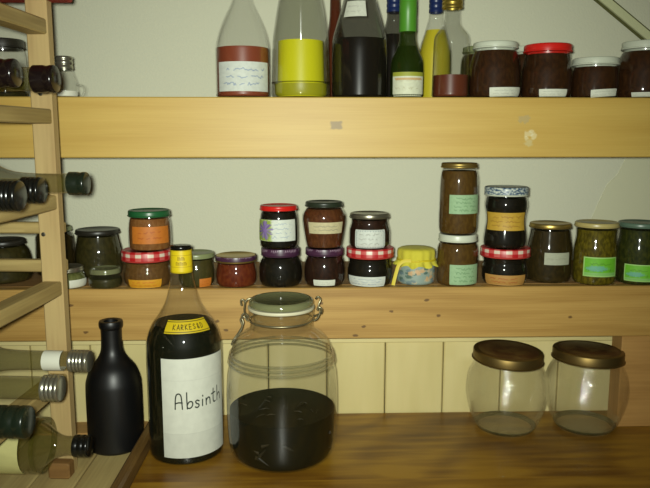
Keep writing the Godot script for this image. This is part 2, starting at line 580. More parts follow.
	M.redwine = matte(Color(0.40, 0.15, 0.10), 0.4)
	M.tincture = matte(Color(0.035, 0.037, 0.022), 0.5, 0.25)
	M.lemon = matte(Color(0.80, 0.74, 0.16), 0.4)
	# lids and caps
	M.lid_white = matte(Color(0.80, 0.82, 0.74), 0.35)
	M.lid_red = matte(Color(0.82, 0.14, 0.11), 0.3)
	M.lid_green = matte(Color(0.13, 0.36, 0.20), 0.35)
	M.lid_darkgreen = matte(Color(0.16, 0.19, 0.14), 0.35)
	M.lid_black = matte(Color(0.16, 0.15, 0.12), 0.4)
	M.lid_pale = matte(Color(0.50, 0.53, 0.36), 0.35)
	M.lid_gold = metal(Color(0.72, 0.62, 0.34), 0.38)
	M.lid_cream = matte(Color(0.72, 0.66, 0.42), 0.35)
	M.lid_silver = metal(Color(0.62, 0.60, 0.52), 0.32)
	M.lid_teal = matte(Color(0.36, 0.45, 0.38), 0.35)
	var pi := Image.create(512, 24, false, Image.FORMAT_RGB8)
	pi.fill(Color(0.27, 0.15, 0.24))
	var rng := RandomNumberGenerator.new(); rng.seed = 7
	for k in 60:
		var x := 4 + k * 8.4
		if k % 9 > 1: stroke(pi, [Vector2(x, 8 + rng.randf() * 3), Vector2(x + 3, 16), Vector2(x + 4.5, 8 + rng.randf() * 5)], 1.0, Color(0.72, 0.65, 0.70), 0.8)
	M.rim_purple = printed(pi, 0.35)
	M.rim_purple.uv1_scale = Vector3(1, 10.0, 1)
	M.lid_purple = matte(Color(0.25, 0.14, 0.22), 0.35)
	M.rim_check = printed(check_image(Color(0.70, 0.10, 0.12), Color(0.78, 0.34, 0.32), Color(0.86, 0.80, 0.72)), 0.4, Vector3(1, 4.0, 1))
	M.lid_check = matte(Color(0.72, 0.22, 0.20), 0.4)
	var fi := speckle_image(Color(0.10, 0.20, 0.34), Color(0.80, 0.82, 0.76), 88, 1.5, 0.12)
	M.rim_flower = printed(fi, 0.4, Vector3(3, 3, 1))
	M.lid_bronze = metal(Color(0.46, 0.38, 0.21), 0.45)
	M.bronze_print = printed(speckle_image(Color(0.28, 0.17, 0.08), Color(0.40, 0.31, 0.16), 89, 0.7, 0.05), 0.4, Vector3(1.0, 1.0, 1))
	M.cap_black = matte(Color(0.07, 0.07, 0.06), 0.22)
	M.cap_green = matte(Color(0.10, 0.13, 0.09), 0.25)
	M.cap_wine = matte(Color(0.09, 0.06, 0.055), 0.2)
	M.cap_silver = metal(Color(0.66, 0.65, 0.58), 0.28)
	M.cap_gold = metal(Color(0.74, 0.64, 0.30), 0.35)
	M.cap_blue = matte(Color(0.10, 0.16, 0.34), 0.35)
	M.sleeve_green = matte(Color(0.30, 0.55, 0.15), 0.4)
	M.cork = printed(speckle_image(Color(0.6, 0.45, 0.28), Color(0.45, 0.32, 0.18), 91, 2.0), 0.8)
	M.wire = metal(Color(0.66, 0.63, 0.5), 0.35)
	M.rubber = matte(Color(0.80, 0.78, 0.66), 0.5)
	M.ceramic = matte(Color(0.045, 0.045, 0.045), 0.42)
	M.cloth = matte(Color(0.80, 0.76, 0.22), 0.85)
	M.cloth.rim_enabled = true
	M.cloth.rim = 0.3
	M.ribbon = matte(Color(0.82, 0.74, 0.13), 0.5)
	M.herb = matte(Color(0.17, 0.14, 0.07), 0.6)
	M.herb_dark = matte(Color(0.10, 0.09, 0.045), 0.6)
	make_labels()

func make_labels() -> void:
	var blue := Color(0.45, 0.52, 0.66); var grey := Color(0.45, 0.44, 0.40); var white := Color(0.82, 0.83, 0.76)
	M.label_pale = printed(label_image(Color(0.80, 0.78, 0.52), grey, 2, 19, 0.3), 0.5)
	M.label_white = matte(Color(0.84, 0.84, 0.77), 0.65)
	M.label_plain = printed(label_image(white, grey, 2, 3, 0.25), 0.65)
	M.label_blue = printed(label_image(Color(0.80, 0.82, 0.78), blue, 3, 4, 0.5), 0.65)
	M.label_cream = printed(label_image(Color(0.76, 0.72, 0.56), grey, 2, 5, 0.35, 128, 40), 0.65)
	M.label_orange = printed(label_image(Color(0.76, 0.44, 0.13), Color(0.62, 0.28, 0.07), 2, 6, 0.6, 128, 56), 0.6)
	M.label_amber = printed(label_image(Color(0.82, 0.58, 0.12), Color(0.78, 0.36, 0.10), 2, 8, 0.7, 128, 48), 0.6)
	M.label_yellow = printed(label_image(Color(0.75, 0.60, 0.20), Color(0.55, 0.38, 0.12), 3, 9, 0.5, 128, 64), 0.6)
	M.label_tan = printed(label_image(Color(0.70, 0.52, 0.26), Color(0.62, 0.28, 0.12), 2, 10, 0.6, 128, 48), 0.6)
	M.label_mint = printed(label_image(Color(0.58, 0.71, 0.54), Color(0.36, 0.50, 0.34), 4, 12, 0.55), 0.65)
	M.label_grey = printed(label_image(Color(0.66, 0.67, 0.58), grey, 1, 13, 0.35, 128, 64), 0.65)
	# bright green label with a bluish band
	var im := label_image(Color(0.42, 0.72, 0.16), Color(0.30, 0.52, 0.12), 2, 14, 0.6)
	for y in im.get_height():
		for x in im.get_width():
			var c := im.get_pixel(x, y)
			if x < 5 or y < 5 or x > 122 or y > 74: im.set_pixel(x, y, Color(0.62, 0.80, 0.45))
			elif y > 62: im.set_pixel(x, y, c.lerp(Color(0.55, 0.75, 0.5), 0.7))
	blot(im, 48, 46, 44, 13, Color(0.42, 0.68, 0.66), 0.8)
	M.label_green = printed(im, 0.6)
	# white label with a purple thistle head on yellow-green at its left end
	im = label_image(Color(0.83, 0.85, 0.80), blue, 4, 15, 0.3)
	blot(im, 24, 40, 31, 46, Color(0.58, 0.66, 0.27), 1.0, true)
	var rng := RandomNumberGenerator.new(); rng.seed = 5
	for k in 70:
		var a := rng.randf() * TAU
		var r := rng.randf_range(18, 28)
		stroke(im, [Vector2(30, 40), Vector2(30 + cos(a) * r, 40 + sin(a) * r * 1.3)], 1.6, Color(0.42, 0.33, 0.58).lerp(Color(0.62, 0.55, 0.74), rng.randf()), 0.9)
	blot(im, 30, 40, 6, 8, Color(0.55, 0.45, 0.68))
	M.label_flower = printed(im, 0.6)
	# white label with rounded, scalloped frame
	im = label_image(Color(0.80, 0.82, 0.78), grey, 3, 16, 0.4, 128, 96)
	for k in 44:
		var a := TAU * k / 44.0
		var q := Vector2(64 + clampf(cos(a) * 76, -58, 58), 48 + clampf(sin(a) * 60, -42, 42))
		blot(im, q.x, q.y, 3.2, 3.2, Color(0.58, 0.62, 0.62), 0.8)
	M.label_scallop = printed(im, 0.6)
	# wine label: cream with a gold band along its top
	im = label_image(Color(0.82, 0.83, 0.72), Color(0.6, 0.56, 0.4), 2, 17, 0.3, 128, 96)
	for y in 16:
		for x in 128: im.set_pixel(x, y, Color(0.60, 0.62, 0.20))
	for x in range(14, 116, 7): stroke(im, [Vector2(x, 24), Vector2(x + 3, 29)], 2.2, Color(0.74, 0.50, 0.22), 0.8)
	M.label_wine = printed(im, 0.6)
	# flowered paper round the cloth-topped jar
	im = Image.create(256, 96, false, Image.FORMAT_RGB8)
	im.fill(Color(0.56, 0.62, 0.58))
	for k in 60:
		var c: Color = [Color(0.30, 0.40, 0.36), Color(0.80, 0.64, 0.46), Color(0.42, 0.50, 0.52), Color(0.76, 0.70, 0.56)][k % 4]
		blot(im, rng.randf() * 256, rng.randf() * 96, rng.randf_range(6, 18), rng.randf_range(6, 14), c, 0.85)
	M.label_flowered = printed(im, 0.5)
	# the hand-written paper: Absinth in dark ink, two faint folds
	im = Image.create(512, 640, false, Image.FORMAT_RGB8)
	noise.seed = 18; noise.frequency = 1.0
	for y in 640:
		for x in 512:
			var t := 0.81 + 0.025 * noise.get_noise_2d(x * 0.012, y * 0.012)
			if y > 480: t -= 0.03
			if y > 134 and y < 140: t -= 0.025
			if y > 478 and y < 483: t -= 0.03
			im.set_pixel(x, y, Color(t * 0.99, t * 1.0, t * 0.93))
	var ink := Color(0.13, 0.16, 0.13)
	var letters := [
		[[96, 318], [98, 268], [103, 236], [112, 222], [126, 220], [137, 230], [142, 256], [146, 318]], [[98, 282], [122, 276], [146, 278]],
		[[178, 214], [178, 262], [180, 318]], [[179, 296], [192, 276], [210, 274], [218, 288], [212, 306], [196, 316], [181, 312]],
		[[264, 276], [250, 270], [239, 278], [246, 290], [260, 297], [262, 308], [250, 317], [236, 312]],
		[[290, 272], [289, 312]], [[291, 246], [293, 251]],
		[[318, 270], [319, 312]], [[319, 286], [332, 270], [345, 270], [351, 282], [352, 312]],
		[[384, 222], [382, 290], [390, 310], [404, 308]], [[366, 254], [402, 248]],
		[[426, 214], [425, 310]], [[426, 284], [440, 266], [454, 268], [459, 284], [460, 308]]]
	for s in letters:
		var pts := []
		for q in s: pts.append(Vector2(q[0], q[1]))
		var sm := []
		for q in spline(pts, 6): sm.append(q)
		stroke(im, sm, 4.2, ink, 0.92)
	M.label_absinth = printed(im, 0.6)
	# yellow printed bands of the same bottle
	im = Image.create(384, 96, false, Image.FORMAT_RGB8)
	im.fill(Color(0.80, 0.70, 0.10))
	for y in [10, 84]: stroke(im, [Vector2(0, y), Vector2(384, y)], 3.0, Color(0.30, 0.26, 0.08), 0.85)
	var glyphs := [[[[0, 0], [0, 2]], [[1, 0], [0, 1.1], [1.1, 2]]], [[[0, 2], [0.6, 0], [1.2, 2]], [[0.25, 1.3], [0.95, 1.3]]], [[[0, 2], [0, 0], [0.9, 0.3], [0.8, 0.9], [0, 1.1], [1, 2]]], [[[0, 0], [0, 2]], [[1, 0], [0, 1.1], [1.1, 2]]], [[[1, 0], [0, 0], [0, 2], [1, 2]], [[0, 1], [0.8, 1]]], [[[1, 0.3], [0.4, 0], [0, 0.5], [0.9, 1.4], [0.6, 2], [0, 1.7]]], [[[1, 2], [0.1, 0.5], [0.5, 0], [0.8, 0.5], [0, 1.5], [0.5, 2], [1, 1.2]]], [[[0, 0], [0, 2], [0.7, 1.8], [1, 1], [0.7, 0.2], [0, 0]]]]
	for k in glyphs.size():
		for line in glyphs[k]:
			var pts := []
			for q in line: pts.append(Vector2(68 + k * 34 + q[0] * 18, 30 + q[1] * 18))
			stroke(im, pts, 2.8, Color(0.24, 0.20, 0.07), 0.85)
	M.band_yellow = printed(im, 0.45)
	im = Image.create(256, 160, false, Image.FORMAT_RGB8)
	im.fill(Color(0.86, 0.76, 0.10))
	for row in 2:
		for k in [4, 6][row]:
			var x: float = [86, 66][row] + k * 21.0
			var y0: float = [44, 84][row]
			stroke(im, [Vector2(x, y0), Vector2(x, y0 + 24)], 2.4, Color(0.45, 0.34, 0.08), 0.8)
			stroke(im, [Vector2(x, y0), Vector2(x + 10, y0 + 10 * (k % 2)), Vector2(x + 10, y0 + 24)], 2.2, Color(0.45, 0.34, 0.08), 0.8)
	for y in [30, 122]: stroke(im, [Vector2(0, y), Vector2(256, y)], 1.6, Color(0.62, 0.5, 0.1), 0.8)
	M.cap_yellow = printed(im, 0.4)

# ---------------------------------------------------------------- the room
func build_room() -> void:
	struct("floor", "dark wooden cellar floor under the table", board(Vector3(3.0, 0.1, 2.9), 0.0), M.floor, Vector3(-0.2, -0.05, 0.3))
	struct("wall_back", "pale green plastered wall behind the jar shelves", board(Vector3(3.0, 2.5, 0.1), 0.0), M.wall, Vector3(-0.2, 1.25, -1.101))
	struct("wall_left", "plain wall beyond the wine rack", board(Vector3(0.1, 2.5, 2.8), 0.0), M.room, Vector3(-1.65, 1.25, 0.3))
	struct("wall_front", "plain wall facing the shelves", board(Vector3(3.0, 2.5, 0.1), 0.0), M.room, Vector3(-0.2, 1.25, 1.75))
	struct("wall_right", "low knee wall under the sloping ceiling", board(Vector3(0.1, 1.16, 2.8), 0.0), M.room, Vector3(1.25, 0.58, 0.3))
	struct("ceiling", "flat ceiling high above the rack", board(Vector3(1.3, 0.1, 2.8), 0.0), M.room, Vector3(-1.0, 2.35, 0.3))
	struct("ceiling_slope", "sloping attic ceiling coming down beyond the end of the shelves", prism(PackedVector2Array([Vector2(-0.60, 2.464), Vector2(1.30, 1.039), Vector2(1.36, 1.12), Vector2(-0.54, 2.545)]), -1.051, 1.70), M.slope)
	# batten that follows the slope on the back wall, thin dark tubes along its edges drawn in place of shadow lines
	var dir := Vector2(0.8, -0.6)
	var nrm := Vector2(-0.6, -0.8)
	var o := Vector2(0.4525, 1.4247)
	var a := o - dir * 0.7; var b := o + dir * 0.55
	var bt := struct("trim_1", "pale slanting batten on the wall above the last jar", prism(PackedVector2Array([a + nrm * 0.0035, b + nrm * 0.0035, b + nrm * 0.0145, a + nrm * 0.0145]), -1.0508, -1.044), M.slope)
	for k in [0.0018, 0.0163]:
		part("shadow_line", tube([Vector3(a.x + nrm.x * k, a.y + nrm.y * k, -1.0492), Vector3(b.x + nrm.x * k, b.y + nrm.y * k, -1.0492)], 0.0019), M.seal_or_shade, bt)
	struct("wall_patch", "slightly yellower patch on the wall above the last jars", prism(PackedVector2Array([Vector2(0.4885, 1.199), Vector2(0.4764, 1.1716), Vector2(0.4605, 1.155), Vector2(0.4484, 1.126), Vector2(0.4377, 1.0984), Vector2(0.425, 1.05), Vector2(0.595, 1.05), Vector2(0.595, 1.199)]), -1.0509, -1.0499), M.patch)  # thin raised area, a touch yellower than the wall around it
	# white tongue-and-groove boards below the middle shelf
	var wl := struct("wall_lower", "cream painted tongue and groove boarding under the middle shelf", board(Vector3(1.11, 0.24, 0.006), 0.0), M.backing, Vector3(-0.128, 0.902, -0.9385))
	for k in 14:
		var x1 := 0.4274 if k == 13 else 0.0307 + 0.0802 * (k - 7)
		var x0 := 0.0307 + 0.0802 * (k - 8)
		part("panel_board", board(Vector3(x1 - x0 - 0.0014, 0.236, 0.013), 0.0016, k * 0.13), M.panel, wl, Vector3((x0 + x1) / 2 + 0.128, 0.0, 0.0105))
	part("top_trim", board(Vector3(1.09, 0.03, 0.005), 0.001), M.panel, wl, Vector3(0.01, 0.064, 0.0196))

func build_shelves() -> void:
	var t := thing("wall_shelf", "upper pine shelf with a pale varnished front board", "shelf", Vector3(-0.025, 1.2753, -0.861))
	part("front_board", fascia(1.25, 0.0725, 0.018), M.fascia_top, t, Vector3(0, -0.03625, -0.009))
	part("shelf_board", board(Vector3(1.25, 0.018, 0.171)), M.shelf, t, Vector3(0, -0.009, -0.1042))
	t = thing("wall_shelf", "middle pine shelf with knotty front board above the cream boarding", "shelf", Vector3(-0.025, 1.0399, -0.861))
	part("front_board", fascia(1.25, 0.0664, 0.018), M.fascia_mid, t, Vector3(0, -0.0332, -0.009))
	part("shelf_board", board(Vector3(1.25, 0.018, 0.171)), M.shelf, t, Vector3(0, -0.009, -0.1042))
	part("post", board(Vector3(0.15, 0.1231, 0.03), 0.001), M.post, t, Vector3(0.51, -0.12815, -0.0152))

# front board of a shelf: its picture of grain is laid once over the whole face
func fascia(l: float, h: float, d: float) -> ArrayMesh:
	var m := board(Vector3(l, h, d), 0.0012)
	var mt := MeshDataTool.new()
	mt.create_from_surface(m, 0)
	for k in mt.get_vertex_count():
		var q := mt.get_vertex(k)
		mt.set_vertex_uv(k, Vector2(q.x / l + 0.5, 0.5 - (q.y + (q.z - d / 2) * 0.8) / h * 0.98))
	var out := ArrayMesh.new()
	mt.commit_to_surface(out)
	return out

func build_rack() -> void:
	# slatted deck beside the table
	var deck := thing("slatted_deck", "pale slatted wooden deck left of the brown table", "deck", Vector3(-0.44, 0.0, -0.6))
	for k in 10:
		part("slat", board(Vector3(0.0488, 0.018, 0.60), 0.0015, k * 0.31, -0.017), M.deck, deck, Vector3(-0.2362 - 0.0505 * k + 0.44, 0.832, 0.02))
	part("back_batten", board(Vector3(0.47, 0.02, 0.040), 0.002, 0.4), M.post, deck, Vector3(-0.008, 0.832, -0.3005))
	for z in [-0.2, 0.22]:
		part("bearer", board(Vector3(0.52, 0.05, 0.04), 0.002), M.shelf, deck, Vector3(-0.03, 0.798, z))
		for x in [-0.26, 0.19]:
			part("leg", board(Vector3(0.04, 0.773, 0.04), 0.002), M.shelf, deck, Vector3(x, 0.3865, z))
	# wine rack, its rails running away from the camera
	var r := thing("wine_rack", "pale pine wine rack with bottles lying across its rails", "rack", Vector3(-0.28, 0.8412, -0.773), RACK_TURN)
	var top := 0.5298
	for side in 2:
		for z in [-0.007, 0.4385]:
			var up := part("upright", board(Vector3(0.0235, top, 0.014), 0.0012, 0.2 + side), M.rack, r, Vector3(-0.262 * side - 0.0008, top / 2, z))
			if side == 0 and z < 0.0:
				var dot := Basis(Vector3(1, 0, 0), PI / 2)
				for q in [[0.0, 0.4325], [-0.0065, 0.2805]]:
					var s := part("screw", lathe(PackedVector2Array([Vector2(0.0024, -0.0008), Vector2(0.0024, 0.0004), Vector2(0.0018, 0.0008), Vector2(0, 0.0005)]), 12), M.screw, up)
					s.transform = Transform3D(dot, Vector3(q[0], q[1] - top / 2, 0.007))
		var tops := [1.3506, 1.2576, 1.1652, 1.0693, 0.9625] if side == 0 else [1.335, 1.2445, 1.1445, 1.05, 0.953, 0.8625]
		for k in tops.size():
			var y: float = tops[k]
			part("rail", board(Vector3(0.021, 0.0158, 0.43), 0.0015, k * 0.23 + side), M.rail, r, Vector3(0.0 if side == 0 else -0.262, y - 0.0079 - 0.8412, 0.2155))
	part("foot_block", board(Vector3(0.0250, 0.019, 0.0165), 0.002), M.foot, r, Vector3(0.0005, 0.0096, 0.0084), "short brown block at the foot of the upright")
	for y in [[1.1209, 1.1323], [1.0768, 1.0896]]:
		part("slat", board(Vector3(0.30, y[1] - y[0] + 0.001, 0.012), 0.0015, y[0]), M.rail, r, Vector3(-0.142, (y[0] + y[1]) / 2 - 0.8412, -0.0202))
	var red := thing("box", "red box lying on top of the wine rack", "box", Vector3(-0.375, 1.3712, -0.698))
	part("base", board(Vector3(0.252, 0.008, 0.20), 0.002), M.red_box, red, Vector3(0, 0.004, 0))
	for z in [-0.097, 0.097]:
		part("side_panel", board(Vector3(0.252, 0.06, 0.006), 0.001), M.red_box, red, Vector3(0, 0.038, z))
	for x in [-0.123, 0.123]:
		part("end_panel", board(Vector3(0.006, 0.06, 0.188), 0.001), M.red_box, red, Vector3(x, 0.038, 0))
	# bottles lying in it
	lying_bottle("dark capped bottle in the top row of the rack, at the picture's left edge", Vector3(-0.2323, 1.2797, -0.590), 0.0115, 0.022, 0.07, "olive_glass", "cap_wine", 1, 0.034)
	lying_bottle("dark capped bottle in the top row of the rack, beside the small clear jug", Vector3(-0.2250, 1.2804, -0.660), 0.0125, 0.020, 0.075, "olive_glass", "cap_wine", 1, 0.034)
	lying_bottle("yellow olive bottle with dark green cap reaching past the rack upright", Vector3(-0.2203, 1.1813, -0.720), 0.0118, 0.018, 0.065, "olive_glass", "cap_green", 1, 0.036)
	lying_bottle("bottle with ribbed black cap, middle of three in the second row", Vector3(-0.2370, 1.1804, -0.643), 0.0122, 0.018, 0.07, "olive_glass", "cap_black", 3, 0.036)
	lying_bottle("bottle with ribbed black cap, second row, cut by the picture's left edge", Vector3(-0.2266, 1.1819, -0.567), 0.0124, 0.020, 0.07, "olive_glass", "cap_black", 4, 0.036)
	lying_bottle("clear olive bottle with silver screw cap and white neck label", Vector3(-0.2302, 0.9904, -0.730), 0.0120, 0.021, 0.085, "olive_glass", "cap_silver", 4, 0.036, [0.029, 0.049])
	lying_bottle("olive bottle with silver screw cap and no neck label", Vector3(-0.2341, 0.9890, -0.652), 0.0128, 0.017, 0.085, "olive_glass", "cap_silver", 3, 0.036)
	lying_bottle("bottle with a wide ribbed black cap below the silver caps", Vector3(-0.2356, 0.9876, -0.575), 0.0140, 0.028, 0.07, "olive_glass", "cap_green", 2, 0.036)
	lying_bottle("lowest bottle in the rack, yellowish neck, glossy black cap by black bottle", Vector3(-0.2314, 0.8984, -0.720), 0.0118, 0.017, 0.030, "olive_glass", "cap_black", 2, 0.030, [], [0.066, 0.20], 0.46)

func build_table_things() -> void:
	var tb := thing("table", "worn brown wooden table with grain running along it", "table", Vector3(0.2648, 0.0, -0.586))
	part("table_top", board(Vector3(0.946, 0.02, 0.668), 0.002, 0.1, -0.017), M.table, tb, Vector3(0.0132, 0.84, 0))
	part("raised_edge", board(Vector3(0.0128, 0.035, 0.668), 0.003, 0.6, -0.017), M.strip, tb, Vector3(-0.4663, 0.8475, 0))
	for x in [-0.36, 0.42]:
		for z in [-0.27, 0.27]:
			part("leg", board(Vector3(0.05, 0.83, 0.05), 0.003), M.strip, tb, Vector3(x, 0.415, z))
	# the hand-labelled bottle
	var p := body([[0.0415, 0.0004], [0.0440, 0.003], [0.0445, 0.02], [0.0445, 0.075], [0.0445, 0.129], [0.0428, 0.145], [0.0375, 0.159], [0.0290, 0.171], [0.0208, 0.186], [0.0152, 0.205], [0.0130, 0.222], [0.0122, 0.233]], 5)
	var t := make_bottle("liquor_bottle", "tall dark bottle with a white paper label reading Absinth", Vector3(-0.1438, 0.85, -0.8120), p, "jar_green", "tincture", 0.162, "")
	part("paper_label", wrapped(p, -0.45, 1.42, 0.0100, 0.1290, 0.0006), M.label_absinth, t, Vector3.ZERO, "white paper label with the handwritten word Absinth")
	part("shoulder_label", wrapped(p, -0.42, 1.05, 0.1570, 0.1705, 0.0009), M.band_yellow, t, Vector3.ZERO, "yellow printed band on the shoulder")
	var sleeve := PackedVector2Array([Vector2(0.0128, 0.0), Vector2(0.0131, 0.0006), Vector2(0.0126, 0.0268)])
	var cap := part("cap", lathe(PackedVector2Array([Vector2(0.011, 0.0), Vector2(0.0122, 0.0003), Vector2(0.0120, 0.0278), Vector2(0.0124, 0.0284), Vector2(0.0124, 0.0304), Vector2(0.0115, 0.0313), Vector2(0, 0.0313)]), 36), M.cap_black, t, Vector3(0, 0.2215, 0), "black screw cap")
	part("sleeve", lathe(sleeve, 36), matte(Color(0.80, 0.70, 0.10), 0.4), cap, Vector3.ZERO, "yellow capsule sleeve")
	part("sleeve_print", wrapped(sleeve, -0.85, 1.25, 0.002, 0.0255, 0.0003), M.cap_yellow, cap, Vector3.ZERO, "printed lettering on the sleeve")
	# preserving jar with wire clasp, half full of dark tincture and herbs
	var bp := body([[0.0530, 0.0004], [0.0600, 0.005], [0.0638, 0.018], [0.0655, 0.045], [0.0656, 0.080], [0.0640, 0.104], [0.0614, 0.1155], [0.0624, 0.1175], [0.0607, 0.1198], [0.0617, 0.1222], [0.0598, 0.1246], [0.0606, 0.1272], [0.0592, 0.1310], [0.0555, 0.1400], [0.0490, 0.1480], [0.0410, 0.1535], [0.0374, 0.1580], [0.0365, 0.1690]], 4)
	for q in [[0.0378, 0.1700], [0.0384, 0.1730], [0.0384, 0.1775], [0.0372, 0.1792], [0.0335, 0.1792], [0.0330, 0.1640], [0.0345, 0.1560]]: bp.append(Vector2(q[0], q[1]))
	t = thing("preserving_jar", "large clip top preserving jar half full of dark herb tincture", "jar", Vector3(-0.0270, 0.85, -0.8000))
	part("glass", lathe(bp, 64), M.jar_green, t)
	for q in [[0.0626, 0.1172], [0.0617, 0.1222], [0.0606, 0.1272]]:
		var rg := []
		for k in 61: rg.append(Vector3(sin(TAU * k / 60.0) * q[0], q[1], cos(TAU * k / 60.0) * q[0]))
		part("glass_ridge", tube(rg, 0.0014), M.ridge, t)
	var surface := 0.0588
	part("tincture", lathe(inset(body([[0.0520, 0.0004], [0.0598, 0.005], [0.0636, 0.018], [0.0652, 0.045], [0.0654, 0.080]], 5), 0.003, surface), 56), M.tincture, t)
	var rng := RandomNumberGenerator.new(); rng.seed = 12
	for k in 14:
		var a := rng.randf_range(-2.6, 2.6)
		var r0 := rng.randf_range(0.015, 0.050)
		var y := surface + rng.randf_range(-0.0006, 0.0006)
		var q := Vector3(sin(a) * r0, y, cos(a) * r0)
		var dd := Vector3(rng.randf_range(-1, 1), 0, rng.randf_range(-1, 1)).normalized() * rng.randf_range(0.006, 0.014)
		var e := q + dd
		if Vector2(e.x, e.z).length() > 0.058: e = q - dd * 0.4
		part("herb_stem", tube(smooth3([q, (q + e) / 2 + Vector3(0, 0.0015, 0.0012), e], 4), 0.0009, 0.0004, 5), M.herb if k % 2 else M.herb_dark, t)
	for k in 9:
		var a := rng.randf_range(-0.5, 1.2)
		var y := rng.randf_range(0.010, 0.040)
		var pts := []
		var da := rng.randf_range(-0.22, 0.22); var dy := rng.randf_range(-0.010, 0.010)
		for s in 5:
			var f := s / 4.0
			var aa := a + da * f
			var yy := y + dy * f
			var rr := 0.0600 + (yy - 0.010) * 0.085
			pts.append(Vector3(sin(aa) * rr, yy, cos(aa) * rr))
		part("herb_leaf", tube(pts, 0.0022, 0.0003, 5), M.herb_dark if k % 3 else M.herb, t)
	var seal_or_shade := part("rubber_seal", lathe(PackedVector2Array([Vector2(0.038, 0.1756), Vector2(0.0446, 0.1756), Vector2(0.0452, 0.1766), Vector2(0.0452, 0.1782), Vector2(0.0446, 0.1790), Vector2(0.038, 0.1790)]), 56), M.rubber, t, Vector3(0, 0.004, 0), "off white rubber ring")
	var top := part("glass_lid", lathe(PackedVector2Array([Vector2(0.0, 0.1794), Vector2(0.0415, 0.1794), Vector2(0.0436, 0.1804), Vector2(0.0440, 0.1830), Vector2(0.0430, 0.1860), Vector2(0.0405, 0.1876), Vector2(0.0375, 0.1872), Vector2(0.0350, 0.1862), Vector2(0.0, 0.1866)]), 56), M.lid_glass, t, Vector3(0, 0.004, 0), "green tinted glass lid")
	for o in [seal_or_shade, top]: o.scale = Vector3(0.865, 1, 0.865)
	var wire := 0.0011
	var ring := []
	for k in 41:
		var a := TAU * k / 40.0
		ring.append(Vector3(sin(a) * 0.0376, 0.1628, cos(a) * 0.0376))
	part("neck_wire", tube(ring, wire), M.wire, t, Vector3(0, 0.004, 0))
	var clasp := part("clasp", tube(smooth3([Vector3(-0.0445, 0.1628, -0.006), Vector3(-0.0480, 0.1660, -0.004), Vector3(-0.0490, 0.1740, 0.0), Vector3(-0.0480, 0.1830, 0.003), Vector3(-0.0500, 0.1870, 0.004), Vector3(-0.0525, 0.1855, 0.004), Vector3(-0.0520, 0.1800, 0.003)], 5), wire), M.wire, t, Vector3(0.0058, 0.004, 0))
	part("lever", tube(smooth3([Vector3(-0.0445, 0.1628, 0.008), Vector3(-0.0490, 0.1680, 0.009), Vector3(-0.0530, 0.1640, 0.008), Vector3(-0.0510, 0.1560, 0.008), Vector3(-0.0560, 0.1460, 0.008), Vector3(-0.0630, 0.1360, 0.007), Vector3(-0.0640, 0.1330, 0.004)], 5), wire), M.wire, clasp)
	part("lever", tube(smooth3([Vector3(-0.0445, 0.1628, -0.008), Vector3(-0.0490, 0.1680, -0.007), Vector3(-0.0530, 0.1640, -0.007), Vector3(-0.0510, 0.1560, -0.006), Vector3(-0.0560, 0.1460, -0.005), Vector3(-0.0630, 0.1360, -0.003), Vector3(-0.0640, 0.1330, 0.004)], 5), wire), M.wire, clasp)
	var hinge := part("hinge", tube(smooth3([Vector3(0.0435, 0.1628, 0.010), Vector3(0.0480, 0.1650, 0.008), Vector3(0.0510, 0.1720, 0.004), Vector3(0.0495, 0.1790, 0.0), Vector3(0.0520, 0.1850, -0.002), Vector3(0.0490, 0.1880, -0.004), Vector3(0.0460, 0.1860, -0.002)], 5), wire), M.wire, t, Vector3(-0.0058, 0.004, 0))
	part("hinge_loop", tube(smooth3([Vector3(0.0435, 0.1628, -0.010), Vector3(0.0490, 0.1660, -0.006), Vector3(0.0530, 0.1700, 0.002), Vector3(0.0530, 0.1760, 0.006), Vector3(0.0490, 0.1780, 0.006), Vector3(0.0480, 0.1740, 0.004)], 5), wire), M.wire, hinge)
	part("lid_wire", tube(smooth3([Vector3(-0.0480, 0.1830, 0.003), Vector3(-0.0450, 0.1868, 0.003), Vector3(-0.040, 0.1884, 0.002), Vector3(-0.037, 0.1882, -0.002)], 4), wire), M.wire, clasp)
	# two empty jars with bronze lids
	for k in 2:
		var ep := body([[0.034, 0.0004], [0.0385, 0.004], [0.0450, 0.018], [0.0512, 0.040], [0.0522, 0.056], [0.0500, 0.072], [0.0445, 0.084], [0.0415, 0.090], [0.0412, 0.1005]], 6)
		for q in [[0.0395, 0.1005], [0.0395, 0.090], [0.0425, 0.0835], [0.0480, 0.0715], [0.0500, 0.056], [0.0490, 0.040], [0.0430, 0.018], [0.0360, 0.0062], [0.0, 0.0058]]: ep.append(Vector2(q[0], q[1]))
		t = thing("empty_jar", ["empty round glass jar with bronze lid, nearer the big clip top jar", "empty round glass jar with bronze lid, beside the wooden post"][k], "jar", Vector3([0.2636, 0.3690][k], 0.85, -0.868), [0.2, 1.4][k], "empty jars on the table")
		part("glass", lathe(ep, 72, 0.0, 0), M.embossed, t)
		part("glass_heel", lathe(PackedVector2Array([Vector2(0.0345, 0.0012), Vector2(0.0375, 0.0022), Vector2(0.0392, 0.0058), Vector2(0.0368, 0.0056), Vector2(0.0345, 0.0012)]), 56), M.heel, t, Vector3.ZERO, "thick green tinted foot of the glass")
		var lid := part("lid", lathe(lid_profile(0.0449, 0.0135), 56), M.lid_bronze, t, Vector3(0, 0.0918, 0), "worn bronze coloured lid")
		part("lid_print", lathe(PackedVector2Array([Vector2(0.0380, 0.0131), Vector2(0.0370, 0.0133), Vector2(0.0, 0.0133)]), 48), M.bronze_print, lid, Vector3.ZERO, "brown worn print")
		lid.rotation = Vector3([0.03, 0.02][k], 0, [-0.035, -0.03][k])
	# black stoneware bottle on the deck
	t = thing("stoneware_bottle", "matt black stoneware bottle without stopper beside the table edge", "bottle", Vector3(-0.2385, 0.8412, -0.8450))
